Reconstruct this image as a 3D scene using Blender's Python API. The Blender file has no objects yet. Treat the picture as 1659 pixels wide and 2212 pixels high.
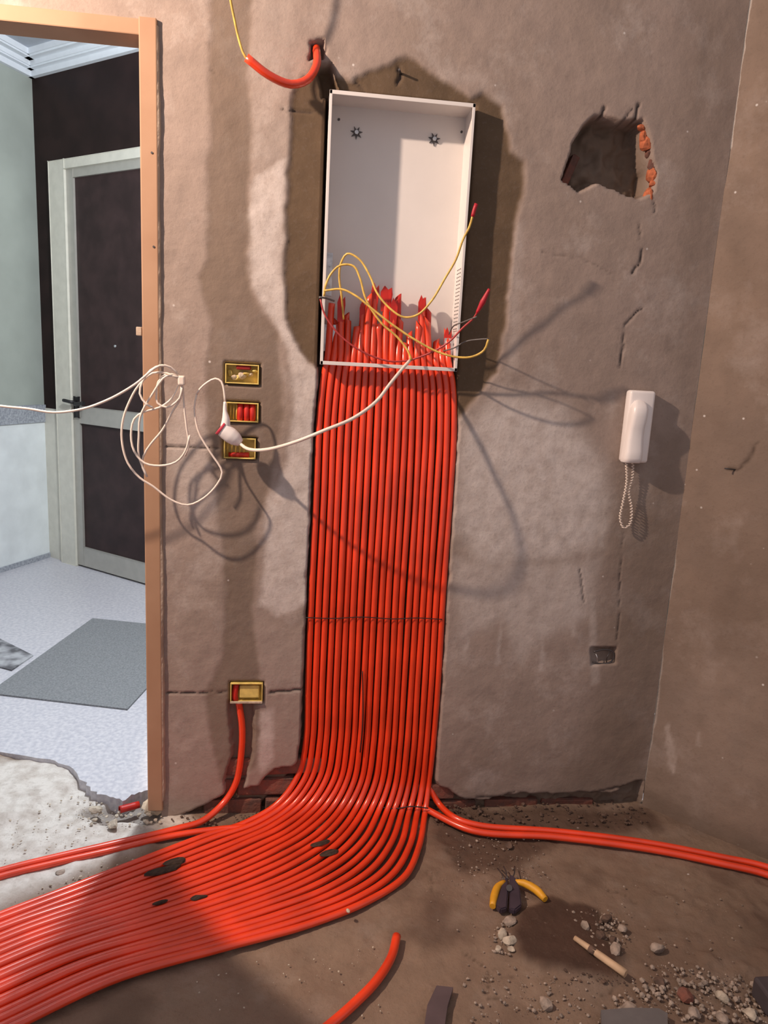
import bpy, bmesh, math, random
import numpy as np
from mathutils import Vector, Matrix

random.seed(7)
rng = np.random.default_rng(7)
SC = bpy.context.scene
COL = SC.collection

# ------------------------------------------------------------------ camera
IMG_W, IMG_H, FPX = 1659.0, 2212.0, 1580.0
PITCH, YAW, ROLL = [math.radians(a) for a in (11.25, 7.0, 3.05)]
CAM = np.array([0.0, -2.0, 1.3337])
_f = np.array([math.sin(YAW) * math.cos(PITCH), math.cos(YAW) * math.cos(PITCH), -math.sin(PITCH)])
_r = np.array([math.cos(YAW), -math.sin(YAW), 0.0])
_u = np.cross(_r, _f)
RT = math.cos(ROLL) * _r + math.sin(ROLL) * _u
UP = -math.sin(ROLL) * _r + math.cos(ROLL) * _u
FW = _f
cd = bpy.data.cameras.new('camera')
cd.sensor_fit = 'HORIZONTAL'; cd.sensor_width = 36.0; cd.lens = FPX / IMG_W * 36.0
cd.clip_start = 0.02; cd.clip_end = 50
cam = bpy.data.objects.new('camera', cd); COL.objects.link(cam)
cam.matrix_world = Matrix(((RT[0], UP[0], -FW[0], CAM[0]), (RT[1], UP[1], -FW[1], CAM[1]),
                           (RT[2], UP[2], -FW[2], CAM[2]), (0, 0, 0, 1)))
SC.camera = cam

# ------------------------------------------------------------------ world, lamps, exposure
SC.view_settings.view_transform = 'Standard'
SC.view_settings.look = 'None'
SC.view_settings.exposure = 0.0
SC.view_settings.gamma = 1.0
SC.view_settings.use_curve_mapping = False
wd = bpy.data.worlds.new('world'); SC.world = wd; wd.use_nodes = True
bg = wd.node_tree.nodes['Background']
bg.inputs[0].default_value = (0.98, 0.89, 0.93, 1); bg.inputs[1].default_value = 0.47


def point_light(name, loc, power, color, radius):
    l = bpy.data.lights.new(name, 'POINT'); l.energy = power; l.color = color; l.shadow_soft_size = radius
    o = bpy.data.objects.new(name, l); COL.objects.link(o); o.location = loc
    return o


def flood_light(name, loc, aim, power, color, radius, angle, blend):     # work flood lamp with a limited beam
    l = bpy.data.lights.new(name, 'SPOT'); l.energy = power; l.color = color; l.shadow_soft_size = radius
    l.spot_size = math.radians(angle); l.spot_blend = blend
    o = bpy.data.objects.new(name, l); COL.objects.link(o); o.location = loc
    o.rotation_euler = (Vector(aim) - Vector(loc)).to_track_quat('-Z', 'Y').to_euler()
    return o


flood_light('room_work_lamp', (-1.36, -0.81, 2.42), (-0.18, -0.20, 1.67), 238, (1.0, 0.76, 0.60), 0.025, 69.0, 0.06)
point_light('corridor_ceiling_lamp', (-0.325, 0.42, 2.18), 165, (0.90, 0.95, 1.0), 0.025)


# ------------------------------------------------------------------ picture point -> point on a real plane
def ray(px, py):
    return FW + RT * ((px - IMG_W / 2) / FPX) - UP * ((py - IMG_H / 2) / FPX)


def W(px, py, y=0.0):                       # on the main wall (or a plane parallel to it)
    r = ray(px, py); return CAM + r * ((y - CAM[1]) / r[1])


def FL(px, py, z=0.0):                      # on the floor
    r = ray(px, py); return CAM + r * ((z - CAM[2]) / r[2])


def ON(px, py, p0, n):                      # on any plane
    r = ray(px, py); return CAM + r * (np.dot(np.array(p0) - CAM, n) / np.dot(r, n))


# ------------------------------------------------------------------ materials
def nn(nt, kind, **kw):
    n = nt.nodes.new(kind)
    for k, v in kw.items():
        setattr(n, k, v)
    return n


def mat(name, color, rough=0.6, var=0.15, vscale=20.0, bump=0.0, bscale=80.0, metal=0.0, color2=None, vdetail=4, spec=0.5):
    m = bpy.data.materials.new(name); m.use_nodes = True
    nt = m.node_tree; b = nt.nodes['Principled BSDF']
    b.inputs['Roughness'].default_value = rough; b.inputs['Metallic'].default_value = metal
    b.inputs['Specular IOR Level'].default_value = spec
    tc = nn(nt, 'ShaderNodeTexCoord')
    no = nn(nt, 'ShaderNodeTexNoise'); no.inputs['Scale'].default_value = vscale; no.inputs['Detail'].default_value = vdetail
    nt.links.new(tc.outputs['Object'], no.inputs['Vector'])
    mx = nn(nt, 'ShaderNodeMix', data_type='RGBA')
    c2 = color2 if color2 else tuple(c * (1 - var) for c in color)
    c1 = color if color2 else tuple(min(1, c * (1 + var * .5)) for c in color)
    mr = nn(nt, 'ShaderNodeMapRange'); mr.inputs[1].default_value = 0.35; mr.inputs[2].default_value = 0.65
    nt.links.new(no.outputs['Fac'], mr.inputs[0]); nt.links.new(mr.outputs[0], mx.inputs[0])
    mx.inputs[6].default_value = (*c1, 1); mx.inputs[7].default_value = (*c2, 1)
    nt.links.new(mx.outputs[2], b.inputs['Base Color'])
    if bump > 0:
        n2 = nn(nt, 'ShaderNodeTexNoise'); n2.inputs['Scale'].default_value = bscale; n2.inputs['Detail'].default_value = 5
        nt.links.new(tc.outputs['Object'], n2.inputs['Vector'])
        bp = nn(nt, 'ShaderNodeBump'); bp.inputs['Strength'].default_value = bump; bp.inputs['Distance'].default_value = 0.004
        nt.links.new(n2.outputs['Fac'], bp.inputs['Height']); nt.links.new(bp.outputs[0], b.inputs['Normal'])
    return m


def plaster(name, base, base2, dark, pale, soil, specks=0.0, speck_col=(0.75, 0.70, 0.66), drips=0.0, bump=0.30, mott=0.45):
    """cement plaster; 'tone' attribute: R = darker tone, fresh mortar included, G = pale bloom, B = painted shade of cracks"""
    m = bpy.data.materials.new(name); m.use_nodes = True
    nt = m.node_tree; b = nt.nodes['Principled BSDF']; L = nt.links.new
    b.inputs['Roughness'].default_value = 0.85; b.inputs['Specular IOR Level'].default_value = 0.25
    tc = nn(nt, 'ShaderNodeTexCoord')
    at = nn(nt, 'ShaderNodeAttribute', attribute_name='tone')
    sp = nn(nt, 'ShaderNodeSeparateColor'); L(at.outputs['Color'], sp.inputs[0])

    def noise(scale, detail, vec=None, rough=0.55):
        n = nn(nt, 'ShaderNodeTexNoise'); n.inputs['Scale'].default_value = scale; n.inputs['Detail'].default_value = detail
        n.inputs['Roughness'].default_value = rough
        L(vec if vec else tc.outputs['Object'], n.inputs['Vector']); return n.outputs['Fac']

    def rng_(v, a, c, x=0.0, y=1.0):
        r = nn(nt, 'ShaderNodeMapRange'); r.inputs[1].default_value = a; r.inputs[2].default_value = c
        r.inputs[3].default_value = x; r.inputs[4].default_value = y; L(v, r.inputs[0]); return r.outputs[0]

    def mix(fac, a, c):
        x = nn(nt, 'ShaderNodeMix', data_type='RGBA')
        L(fac, x.inputs[0])
        for s, v in ((6, a), (7, c)):
            if isinstance(v, tuple): x.inputs[s].default_value = (*v, 1)
            else: L(v, x.inputs[s])
        return x.outputs[2]

    def mul(a, c):
        x = nn(nt, 'ShaderNodeMath', operation='MULTIPLY')
        for s, v in ((0, a), (1, c)):
            if isinstance(v, float): x.inputs[s].default_value = v
            else: L(v, x.inputs[s])
        return x.outputs[0]

    c = mix(rng_(noise(3.0, 6), .32, .68), base, base2)
    c = mix(mul(rng_(noise(14, 6), .45, .72), 0.5), c, tuple(x * .66 for x in base))
    c = mix(mul(rng_(noise(5.5, 7, rough=.68), .52, .72), mott), c, pale)
    if drips:
        mp = nn(nt, 'ShaderNodeMapping'); mp.inputs['Scale'].default_value = (22, 22, 2.2); L(tc.outputs['Object'], mp.inputs[0])
        c = mix(mul(rng_(noise(1.0, 4, mp.outputs[0]), .52, .74), drips), c, pale)
    gpl = nn(nt, 'ShaderNodeMath', operation='MULTIPLY'); L(sp.outputs[1], gpl.inputs[0]); L(rng_(noise(26, 6), .25, .6, .45, 1.0), gpl.inputs[1])
    c = mix(gpl.outputs[0], c, pale)
    c = mix(sp.outputs[0], c, mix(rng_(noise(11, 4), .35, .65), dark, tuple(x * .8 for x in dark)))
    c = mix(mul(rng_(noise(120, 3), .55, .72), .22), c, tuple(x * .5 for x in base))
    if specks > 0:
        vo = nn(nt, 'ShaderNodeTexVoronoi'); vo.inputs['Scale'].default_value = 55; L(tc.outputs['Object'], vo.inputs['Vector'])
        sx = nn(nt, 'ShaderNodeSeparateColor'); L(vo.outputs['Color'], sx.inputs[0])
        spot = mul(rng_(vo.outputs['Distance'], .10, .22, 1.0, 0.0), rng_(sx.outputs[0], 1 - specks, 1 - specks + .01))
        c = mix(mul(spot, .8), c, speck_col)
    c = mix(sp.outputs[2], c, soil)  # soil: crack colour, the shade of their depth painted in
    L(c, b.inputs['Base Color'])
    h = nn(nt, 'ShaderNodeMath', operation='ADD'); L(noise(60, 8, rough=.7), h.inputs[0]); L(mul(noise(9, 3), 1.5), h.inputs[1])
    bp = nn(nt, 'ShaderNodeBump'); bp.inputs['Strength'].default_value = bump; bp.inputs['Distance'].default_value = 0.006
    L(h.outputs[0], bp.inputs['Height']); L(bp.outputs[0], b.inputs['Normal'])
    return m


M = {}
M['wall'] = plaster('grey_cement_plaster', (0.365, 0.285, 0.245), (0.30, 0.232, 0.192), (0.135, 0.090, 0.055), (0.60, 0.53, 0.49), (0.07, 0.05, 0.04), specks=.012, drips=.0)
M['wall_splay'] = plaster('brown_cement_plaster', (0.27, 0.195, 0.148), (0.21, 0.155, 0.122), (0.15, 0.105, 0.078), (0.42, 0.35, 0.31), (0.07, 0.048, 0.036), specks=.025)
M['floor'] = plaster('rough_sandy_screed', (0.275, 0.195, 0.14), (0.215, 0.145, 0.105), (0.075, 0.040, 0.028), (0.68, 0.64, 0.59), (0.07, 0.045, 0.03), specks=.012, bump=.7, mott=.10)
M['conduit'] = mat('orange_conduit_plastic', (0.80, 0.052, 0.010), .34, var=.18, vscale=9)
_b = M['conduit'].node_tree.nodes['Principled BSDF']; _b.inputs['Coat Weight'].default_value = .7; _b.inputs['Coat Roughness'].default_value = .22
M['conduit_red'] = mat('red_conduit_plastic', (0.55, 0.02, 0.012), .42, var=.2, vscale=30)
M['conduit_in'] = mat('conduit_inside', (0.30, 0.012, 0.008), .6)
M['enclosure'] = mat('white_powder_coat', (0.74, 0.70, 0.67), .35, var=.04, vscale=6)
M['zinc'] = mat('zinc_plated_steel', (0.62, 0.64, 0.66), .35, metal=.8, var=.25, vscale=60)
M['dark_metal'] = mat('dark_steel', (0.10, 0.09, 0.09), .45, metal=.6)
M['yellow_wire'] = mat('yellow_wire_insulation', (0.72, 0.47, 0.10), .45, var=.25, vscale=60)
M['red_wire'] = mat('red_wire_insulation', (0.42, 0.045, 0.045), .45)
M['red_tape'] = mat('red_tape', (0.48, 0.015, 0.03), .5)
M['grey_wire'] = mat('dark_grey_wire_insulation', (0.13, 0.12, 0.115), .5)
M['black'] = mat('black_plastic', (0.015, 0.014, 0.015), .45)
M['white_cable'] = mat('white_cable_sheath', (0.80, 0.69, 0.60), .45, var=.06)
M['white_plastic'] = mat('white_plastic', (0.84, 0.78, 0.75), .32, var=.03)
M['pink_ring'] = mat('red_rubber_ring', (0.65, 0.05, 0.09), .5)
M['yellow_box'] = mat('yellow_box_plastic', (0.70, 0.53, 0.15), .6, var=.22, vscale=40)
M['mortar_daub'] = mat('pale_mortar_daub', (0.55, 0.45, 0.33), .9, bump=.6, bscale=120)
M['brick'] = mat('dusty_red_brick', (0.22, 0.075, 0.05), .9, var=.5, vscale=30, bump=.8, bscale=90, color2=(0.13, 0.065, 0.05))
M['brick_fresh'] = mat('broken_orange_brick', (0.46, 0.13, 0.055), .9, var=.4, vscale=50, bump=.8, bscale=90)
M['stone'] = mat('rubble_grey', (0.34, 0.27, 0.22), .95, var=.4, vscale=40, bump=.8)
M['stone_pale'] = mat('rubble_pale', (0.50, 0.43, 0.34), .95, var=.3, vscale=40, bump=.8)
M['stone_dark'] = mat('rubble_dark', (0.12, 0.075, 0.055), .95, var=.4, vscale=40, bump=.8)
M['dirt'] = mat('dark_damp_dirt', (0.05, 0.03, 0.02), .95, var=.5, vscale=90, bump=.8, bscale=200)
M['timber'] = mat('raw_timber', (0.41, 0.245, 0.15), .7, color2=(0.34, 0.19, 0.11), vscale=5, vdetail=6)
M['foam'] = mat('pale_filler', (0.48, 0.37, 0.28), .9, bump=.5)
M['pale_green'] = mat('pale_green_paint', (0.37, 0.41, 0.37), .6, var=.10, vscale=4)
M['pale_panel'] = mat('pale_blue_grey_panel', (0.74, 0.79, 0.80), .5, var=.10, vscale=6)
M['granite'] = mat('grey_granite', (0.42, 0.45, 0.49), .4, color2=(0.24, 0.26, 0.30), vscale=90, vdetail=8)
M['white_gypsum'] = mat('white_gypsum', (0.72, 0.77, 0.82), .7, var=.03)
M['ceiling'] = mat('grey_ceiling_paint', (0.42, 0.46, 0.52), .8, var=.05)
M['dark_clad'] = mat('dark_brown_cladding', (0.022, 0.011, 0.010), .55, var=.3, vscale=8, spec=.2)
M['door_panel'] = mat('dark_door_panel', (0.036, 0.020, 0.020), .5, var=.3, vscale=10, spec=.25)
M['cream'] = mat('cream_frame', (0.62, 0.61, 0.53), .45, var=.06)
M['alu'] = mat('grey_aluminium', (0.42, 0.41, 0.37), .4, metal=.3, var=.06)
M['terrazzo'] = mat('pale_terrazzo', (0.60, 0.59, 0.62), .35, color2=(0.45, 0.45, 0.50), vscale=70, vdetail=8)
M['mat_grey'] = mat('grey_doormat', (0.17, 0.18, 0.19), .95, color2=(0.25, 0.26, 0.27), vscale=140, vdetail=6, bump=.8, bscale=200)
M['mat_dark'] = mat('patterned_doormat', (0.40, 0.41, 0.43), .95, color2=(0.10, 0.10, 0.11), vscale=16, vdetail=2)
M['pliers_grip'] = mat('yellow_grip', (0.75, 0.36, 0.02), .5)
M['pliers_steel'] = mat('purplish_dark_steel', (0.10, 0.075, 0.10), .35, metal=.5)
M['pencil'] = mat('bare_wood_stick', (0.58, 0.40, 0.25), .7, var=.2)


# ------------------------------------------------------------------ object helpers
def link(name, me, m=None, parent=None, smooth=False):
    o = bpy.data.objects.new(name, me); COL.objects.link(o)
    if m is not None: me.materials.append(M[m] if isinstance(m, str) else m)
    if parent: o.parent = parent
    if smooth: me.polygons.foreach_set('use_smooth', [True] * len(me.polygons))
    return o


def tag(o, label=None, cat=None, group=None, kind=None):
    if label: o['label'] = label
    if cat: o['category'] = cat
    if group: o['group'] = group
    if kind: o['kind'] = kind
    return o


def thing(name, label, cat, loc=(0, 0, 0), group=None):
    o = bpy.data.objects.new(name, None); COL.objects.link(o); o.empty_display_size = .05
    o.location = loc
    return tag(o, label, cat, group)


def child(name, me, m, parent, smooth=False):
    """part with world-space mesh under an Empty that may stand anywhere"""
    o = link(name, me, m, parent, smooth)
    loc = Vector((0, 0, 0)); p = parent
    while p: loc += p.location; p = p.parent
    o.location = -loc if parent.location.length else Vector((0, 0, 0))
    return o


def mesh_from(bm, name='mesh'):
    bmesh.ops.recalc_face_normals(bm, faces=bm.faces[:])
    me = bpy.data.meshes.new(name); bm.to_mesh(me); bm.free(); return me


def box_me(x0, x1, y0, y1, z0, z1, bev=0.0, seg=2):
    bm = bmesh.new(); bmesh.ops.create_cube(bm, size=1.0)
    for v in bm.verts:
        v.co = Vector(((x0 + x1) / 2 + v.co.x * (x1 - x0), (y0 + y1) / 2 + v.co.y * (y1 - y0), (z0 + z1) / 2 + v.co.z * (z1 - z0)))
    if bev: bmesh.ops.bevel(bm, geom=bm.edges[:], offset=bev, segments=seg, affect='EDGES', profile=.5)
    return mesh_from(bm)


def slab_me(pts, vec):
    """polygon (world points) extruded along vec"""
    bm = bmesh.new(); vec = Vector(vec)
    a = [bm.verts.new(Vector(p)) for p in pts]; c = [bm.verts.new(Vector(p) + vec) for p in pts]
    bm.faces.new(a); bm.faces.new(c[::-1]); n = len(pts)
    for i in range(n):
        bm.faces.new((a[i], c[i], c[(i + 1) % n], a[(i + 1) % n]))
    return mesh_from(bm)


def smooth_path(pts, step=0.012):
    P = np.array(pts, float)
    if len(P) < 3:
        n = max(2, int(np.linalg.norm(P[1] - P[0]) / step)); t = np.linspace(0, 1, n + 1)[:, None]
        return P[0] * (1 - t) + P[1] * t
    Q = np.vstack([2 * P[0] - P[1], P, 2 * P[-1] - P[-2]]); out = []
    for i in range(1, len(Q) - 2):
        p0, p1, p2, p3 = Q[i - 1], Q[i], Q[i + 1], Q[i + 2]
        # centripetal catmull-rom
        t0 = 0; t1 = t0 + max(1e-6, np.linalg.norm(p1 - p0)) ** .5; t2 = t1 + max(1e-6, np.linalg.norm(p2 - p1)) ** .5; t3 = t2 + max(1e-6, np.linalg.norm(p3 - p2)) ** .5
        n = max(2, int(np.linalg.norm(p2 - p1) / step))
        for t in np.linspace(t1, t2, n, endpoint=False):
            A1 = (t1 - t) / (t1 - t0) * p0 + (t - t0) / (t1 - t0) * p1
            A2 = (t2 - t) / (t2 - t1) * p1 + (t - t1) / (t2 - t1) * p2
            A3 = (t3 - t) / (t3 - t2) * p2 + (t - t2) / (t3 - t2) * p3
            B1 = (t2 - t) / (t2 - t0) * A1 + (t - t0) / (t2 - t0) * A2
            B2 = (t3 - t) / (t3 - t1) * A2 + (t - t1) / (t3 - t1) * A3
            out.append((t2 - t) / (t2 - t1) * B1 + (t - t1) / (t2 - t1) * B2)
    out.append(P[-1])
    return np.array(out)


def tube_me(path, r, sides=10, cap0=True, cap1=True, hollow1=0.0, cut=None):
    """tube along a resampled path; r float or list; hollow1: wall inset at the last end (open tube); cut: normal of a slanted end cut"""
    P = np.array(path, float); n = len(P)
    R = np.full(n, r) if np.isscalar(r) else np.interp(np.linspace(0, 1, n), np.linspace(0, 1, len(r)), r)
    T = np.gradient(P, axis=0); T /= np.maximum(1e-9, np.linalg.norm(T, axis=1))[:, None]
    ref = np.array([0, 0, 1.]) if abs(T[0][2]) < .9 else np.array([1., 0, 0])
    u = np.cross(T[0], ref); u /= np.linalg.norm(u)
    bm = bmesh.new(); rings = []
    for i in range(n):
        u = u - T[i] * u.dot(T[i]); u /= np.linalg.norm(u); v = np.cross(T[i], u)
        ring = []
        for k in range(sides):
            a = 2 * math.pi * k / sides
            ring.append(P[i] + R[i] * (math.cos(a) * u + math.sin(a) * v))
        if i == n - 1 and cut is not None:
            cn = np.array(cut, float); tn = T[i].dot(cn)
            ring = [q - T[i] * ((q - P[i]).dot(cn) / tn) for q in ring]
        rings.append([bm.verts.new(q) for q in ring])
    for a, b in zip(rings, rings[1:]):
        for k in range(sides):
            f = bm.faces.new((a[k], a[(k + 1) % sides], b[(k + 1) % sides], b[k])); f.smooth = True
    if cap0: bm.faces.new(rings[0][::-1])
    if hollow1 > 0:
        c = P[-1]
        inn = [bm.verts.new(Vector(c) + (q.co - Vector(c)) * (1 - hollow1)) for q in rings[-1]]
        dep = [bm.verts.new(q.co - Vector(T[-1] * R[-1] * 2.5)) for q in inn]
        for k in range(sides):
            j = (k + 1) % sides
            bm.faces.new((rings[-1][k], rings[-1][j], inn[j], inn[k])); bm.faces.new((inn[k], inn[j], dep[j], dep[k]))
        bm.faces.new(dep)
    elif cap1: bm.faces.new(rings[-1])
    me = bpy.data.meshes.new('tube'); bm.normal_update(); bmesh.ops.recalc_face_normals(bm, faces=bm.faces[:]); bm.to_mesh(me); bm.free()
    return me


def tube(name, pts, r, m, parent=None, step=.012, sides=10, **kw):
    me = tube_me(smooth_path(pts, step), r, sides, **kw)
    return child(name, me, m, parent) if parent else link(name, me, m)


def join_me(mes):
    bm = bmesh.new()
    for me in mes: bm.from_mesh(me)
    out = bpy.data.meshes.new('joined'); bm.to_mesh(out); bm.free()
    for me in mes: bpy.data.meshes.remove(me)
    return out


def rock_me(r, seed, squash=.7, sub=2):
    bm = bmesh.new(); bmesh.ops.create_icosphere(bm, subdivisions=sub, radius=r)
    g = np.random.default_rng(seed); planes = [g.normal(size=3) for _ in range(9)]
    planes = [p / np.linalg.norm(p) for p in planes]; ds = g.uniform(.55, .9, 9) * r
    st = g.uniform(.7, 1.25, 3)
    for v in bm.verts:
        c = np.array(v.co)
        for p, d in zip(planes, ds):
            e = c.dot(p) - d
            if e > 0: c = c - p * e
        v.co = Vector((c[0] * st[0], c[1] * st[1], c[2] * st[2] * squash))
    return mesh_from(bm)


# ------------------------------------------------------------------ numpy noise and polygon masks
_T = np.random.default_rng(3).random((256, 256))


def vnoise(x, y):
    xi = np.floor(x).astype(int); yi = np.floor(y).astype(int); fx = x - xi; fy = y - yi
    fx = fx * fx * (3 - 2 * fx); fy = fy * fy * (3 - 2 * fy)
    g = lambda a, b: _T[a % 256, b % 256]
    return (g(xi, yi) * (1 - fx) + g(xi + 1, yi) * fx) * (1 - fy) + (g(xi, yi + 1) * (1 - fx) + g(xi + 1, yi + 1) * fx) * fy


def fbm(x, y, s, o=4):
    v = 0; a = .5; t = 0
    for k in range(o):
        v = v + a * vnoise(x * s + 17.3 * k, y * s + 9.1 * k); t += a; a *= .5; s *= 2.03
    return v / t - .5                       # about -.5 .. .5


def sd_poly(x, y, poly):
    P = np.array(poly, float); d = np.full(x.shape, 1e9); ins = np.zeros(x.shape, bool); n = len(P)
    for i in range(n):
        a = P[i]; b = P[(i + 1) % n]; e = b - a; L = e.dot(e) + 1e-12
        t = np.clip(((x - a[0]) * e[0] + (y - a[1]) * e[1]) / L, 0, 1)
        d = np.minimum(d, np.hypot(x - a[0] - t * e[0], y - a[1] - t * e[1]))
        c = ((a[1] > y) != (b[1] > y))
        with np.errstate(divide='ignore', invalid='ignore'):
            xx = (b[0] - a[0]) * (y - a[1]) / (b[1] - a[1] + 1e-15) + a[0]
        ins ^= c & (x < xx)
    return np.where(ins, -d, d)


def sd_line(x, y, pts):
    P = np.array(pts, float); d = np.full(x.shape, 1e9)
    for a, b in zip(P, P[1:]):
        e = b - a; L = e.dot(e) + 1e-12
        t = np.clip(((x - a[0]) * e[0] + (y - a[1]) * e[1]) / L, 0, 1)
        d = np.minimum(d, np.hypot(x - a[0] - t * e[0], y - a[1] - t * e[1]))
    return d


def soft(sd, s):
    t = np.clip(.5 - sd / (2 * s), 0, 1); return t * t * (3 - 2 * t)


def grid_obj(name, P, tone, m, keep=None):
    """P (nz, nx, 3) grid of points"""
    nz, nx = P.shape[:2]; me = bpy.data.meshes.new(name)
    idx = np.arange(nz * nx).reshape(nz, nx)
    q = np.stack([idx[:-1, :-1], idx[:-1, 1:], idx[1:, 1:], idx[1:, :-1]], -1).reshape(-1, 4)
    if keep is not None: q = q[keep.reshape(-1)]
    me.vertices.add(nz * nx); me.vertices.foreach_set('co', P.reshape(-1).astype(np.float32))
    me.loops.add(q.size); me.loops.foreach_set('vertex_index', q.reshape(-1).astype(np.int32))
    me.polygons.add(len(q)); me.polygons.foreach_set('loop_start', np.arange(0, q.size, 4, dtype=np.int32))
    me.polygons.foreach_set('use_smooth', np.ones(len(q), bool))
    at = me.color_attributes.new('tone', 'FLOAT_COLOR', 'POINT')
    c = np.ones((nz * nx, 4), np.float32); c[:, :3] = tone.reshape(-1, 3); at.data.foreach_set('color', c.reshape(-1))
    me.update(); me.validate()
    return link(name, me, m)


# ================================================================== MAIN WALL (a relief of real depth)
JX = float(W(341, 400, -.012)[0]) - .006; KX = float(W(1500, 900)[0])
KX = 1.126; TOPZ = 2.75


def wp(*pts):
    return [tuple(W(a, b)[[0, 2]]) for a, b in pts]


xs = np.arange(JX, KX + .0025, .0048); xs[-1] = KX
zs = np.arange(-.05, TOPZ, .0052)
X, Z = np.meshgrid(xs, zs)
wx = X + fbm(X, Z, 9, 4) * .030 + fbm(X + 5, Z, 45, 3) * .010
wz = Z + fbm(X + 11, Z + 3, 9, 4) * .030 + fbm(X + 2, Z + 8, 45, 3) * .010
dep = fbm(X, Z, 3, 4) * .010 + fbm(X, Z, 30, 4) * .0022
tone = np.zeros(X.shape + (3,))

# dark filled chase above and below the boxes
bandA = soft(sd_poly(wx, wz, wp((455, -40), (545, -40), (545, 380), (535, 560), (545, 640), (600, 720), (615, 900), (590, 1010), (585, 1060), (555, 1140), (545, 1300), (560, 1480), (555, 1660), (480, 1690), (440, 1500), (485, 1400), (478, 1150), (450, 1000), (445, 850), (455, 700), (430, 600), (450, 560), (455, 300))), .010)
tone[..., 0] = np.maximum(tone[..., 0], .55 * bandA)
dep += .0015 * bandA
# fresh mortar around the metal box
patch = soft(sd_poly(wx, wz, wp((638, 200), (690, 150), (760, 180), (850, 125), (880, 118), (930, 150), (1020, 205), (1050, 195), (1085, 230), (1110, 330), (1135, 350), (1130, 420), (1110, 500), (1100, 620), (1085, 720), (1075, 800), (1030, 860), (985, 915), (975, 700), (700, 700), (690, 800), (670, 785), (650, 760), (620, 690), (620, 560), (622, 400), (632, 250))), .008)
tone[..., 0] = np.maximum(tone[..., 0], 1.0 * patch)
dep += .006 * patch
# pale bloom areas
for pts, s, k in (
    (((560, 380), (620, 340), (612, 560), (622, 700), (690, 800), (680, 1000), (668, 1300), (600, 1330), (560, 1300), (575, 1100), (620, 1000), (635, 900), (625, 760), (545, 620), (535, 480)), .012, .95),
    (((1000, 930), (1080, 850), (1220, 880), (1300, 1000), (1315, 1090), (1290, 1180), (1200, 1210), (1050, 1220), (985, 1150), (985, 1000)), .05, 1.0),
    (((395, 850), (450, 900), (470, 1000), (480, 1100), (440, 1130), (390, 1100), (360, 950)), .03, .55),
    (((1290, 1090), (1310, 1100), (1300, 1190), (1285, 1180)), .006, .7),
    (((1270, 1300), (1285, 1290), (1290, 1470), (1272, 1480)), .008, .5),
    (((560, 1540), (590, 1530), (590, 1640), (565, 1670), (550, 1640)), .012, .7),
    (((605, 250), (640, 250), (625, 350), (560, 370), (540, 200), (560, 0), (620, 0)), .06, .25),
    (((1110, 480), (1130, 480), (1120, 800), (1095, 800)), .015, .3),
    (((980, 1210), (1290, 1210), (1270, 1330), (1180, 1380), (1130, 1420), (1080, 1340), (990, 1380)), .035, .65),
):
    tone[..., 1] = np.maximum(tone[..., 1], k * soft(sd_poly(wx, wz, wp(*pts)), s))
# drips of lime milk
for a in ((1015, 1180, 1400), (1085, 1200, 1430), (1135, 1200, 1410), (1180, 1210, 1450), (1245, 1200, 1370), (1272, 1150, 1330)):
    tone[..., 1] = np.maximum(tone[..., 1], .5 * soft(sd_line(wx, wz, wp((a[0], a[1]), (a[0] - 8, a[2]))) - .006, .008))
# damp lower right
damp = soft(sd_poly(wx, wz, wp((1330, 1080), (1480, 900), (1500, 1200), (1400, 1750), (1150, 1750), (1250, 1600), (1300, 1400))), .10)
tone[..., 0] = np.maximum(tone[..., 0], .45 * damp)
tone[..., 0] = np.maximum(tone[..., 0], .10 * soft(sd_poly(wx, wz, wp((350, 1640), (1420, 1600), (1400, 1790), (350, 1790))), .06))
tone[..., 0] = np.maximum(tone[..., 0], .30 * soft(sd_poly(wx, wz, wp((1480, -30), (1660, -30), (1560, 700), (1500, 900), (1440, 700), (1470, 300))), .08))  # shading of the wall near the corner, painted into the tone
tone[..., 1] *= 1 - patch
# recess of the conduit chase
BL = [(708, 770), (699, 820), (690, 920), (683, 1080), (674, 1280), (666, 1480), (661, 1600), (645, 1675), (600, 1735)]
BR = [(968, 780), (978, 830), (980, 930), (972, 1080), (958, 1280), (946, 1480), (935, 1620), (925, 1705), (917, 1760)]
chase = sd_poly(X + fbm(X, Z, 40, 3) * .006, Z, wp((690, 700), *[(a - 11, b) for a, b in BL[1:7]], (640, 1660), (585, 1720), (520, 1800), (960, 1800), (940, 1710), *[(a + 9, b) for a, b in BR[1:7]][::-1], (990, 700)))
ch = soft(chase, .004)
# niche of the metal box
BX0, BX1 = float(np.mean([W(712, 195, -.03)[0], W(692, 790, -.03)[0]])), float(np.mean([W(1028, 222, -.03)[0], W(987, 800, -.03)[0]]))
BZ0, BZ1 = float(np.mean([W(692, 790, -.03)[2], W(987, 800, -.03)[2]])), float(np.mean([W(712, 195, -.03)[2], W(1028, 222, -.03)[2]]))
niche = soft(np.maximum(np.abs(X - (BX0 + BX1) / 2) - (BX1 - BX0) / 2 - .006, np.abs(Z - (BZ0 + BZ1) / 2) - (BZ1 - BZ0) / 2 - .006), .005)
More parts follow.
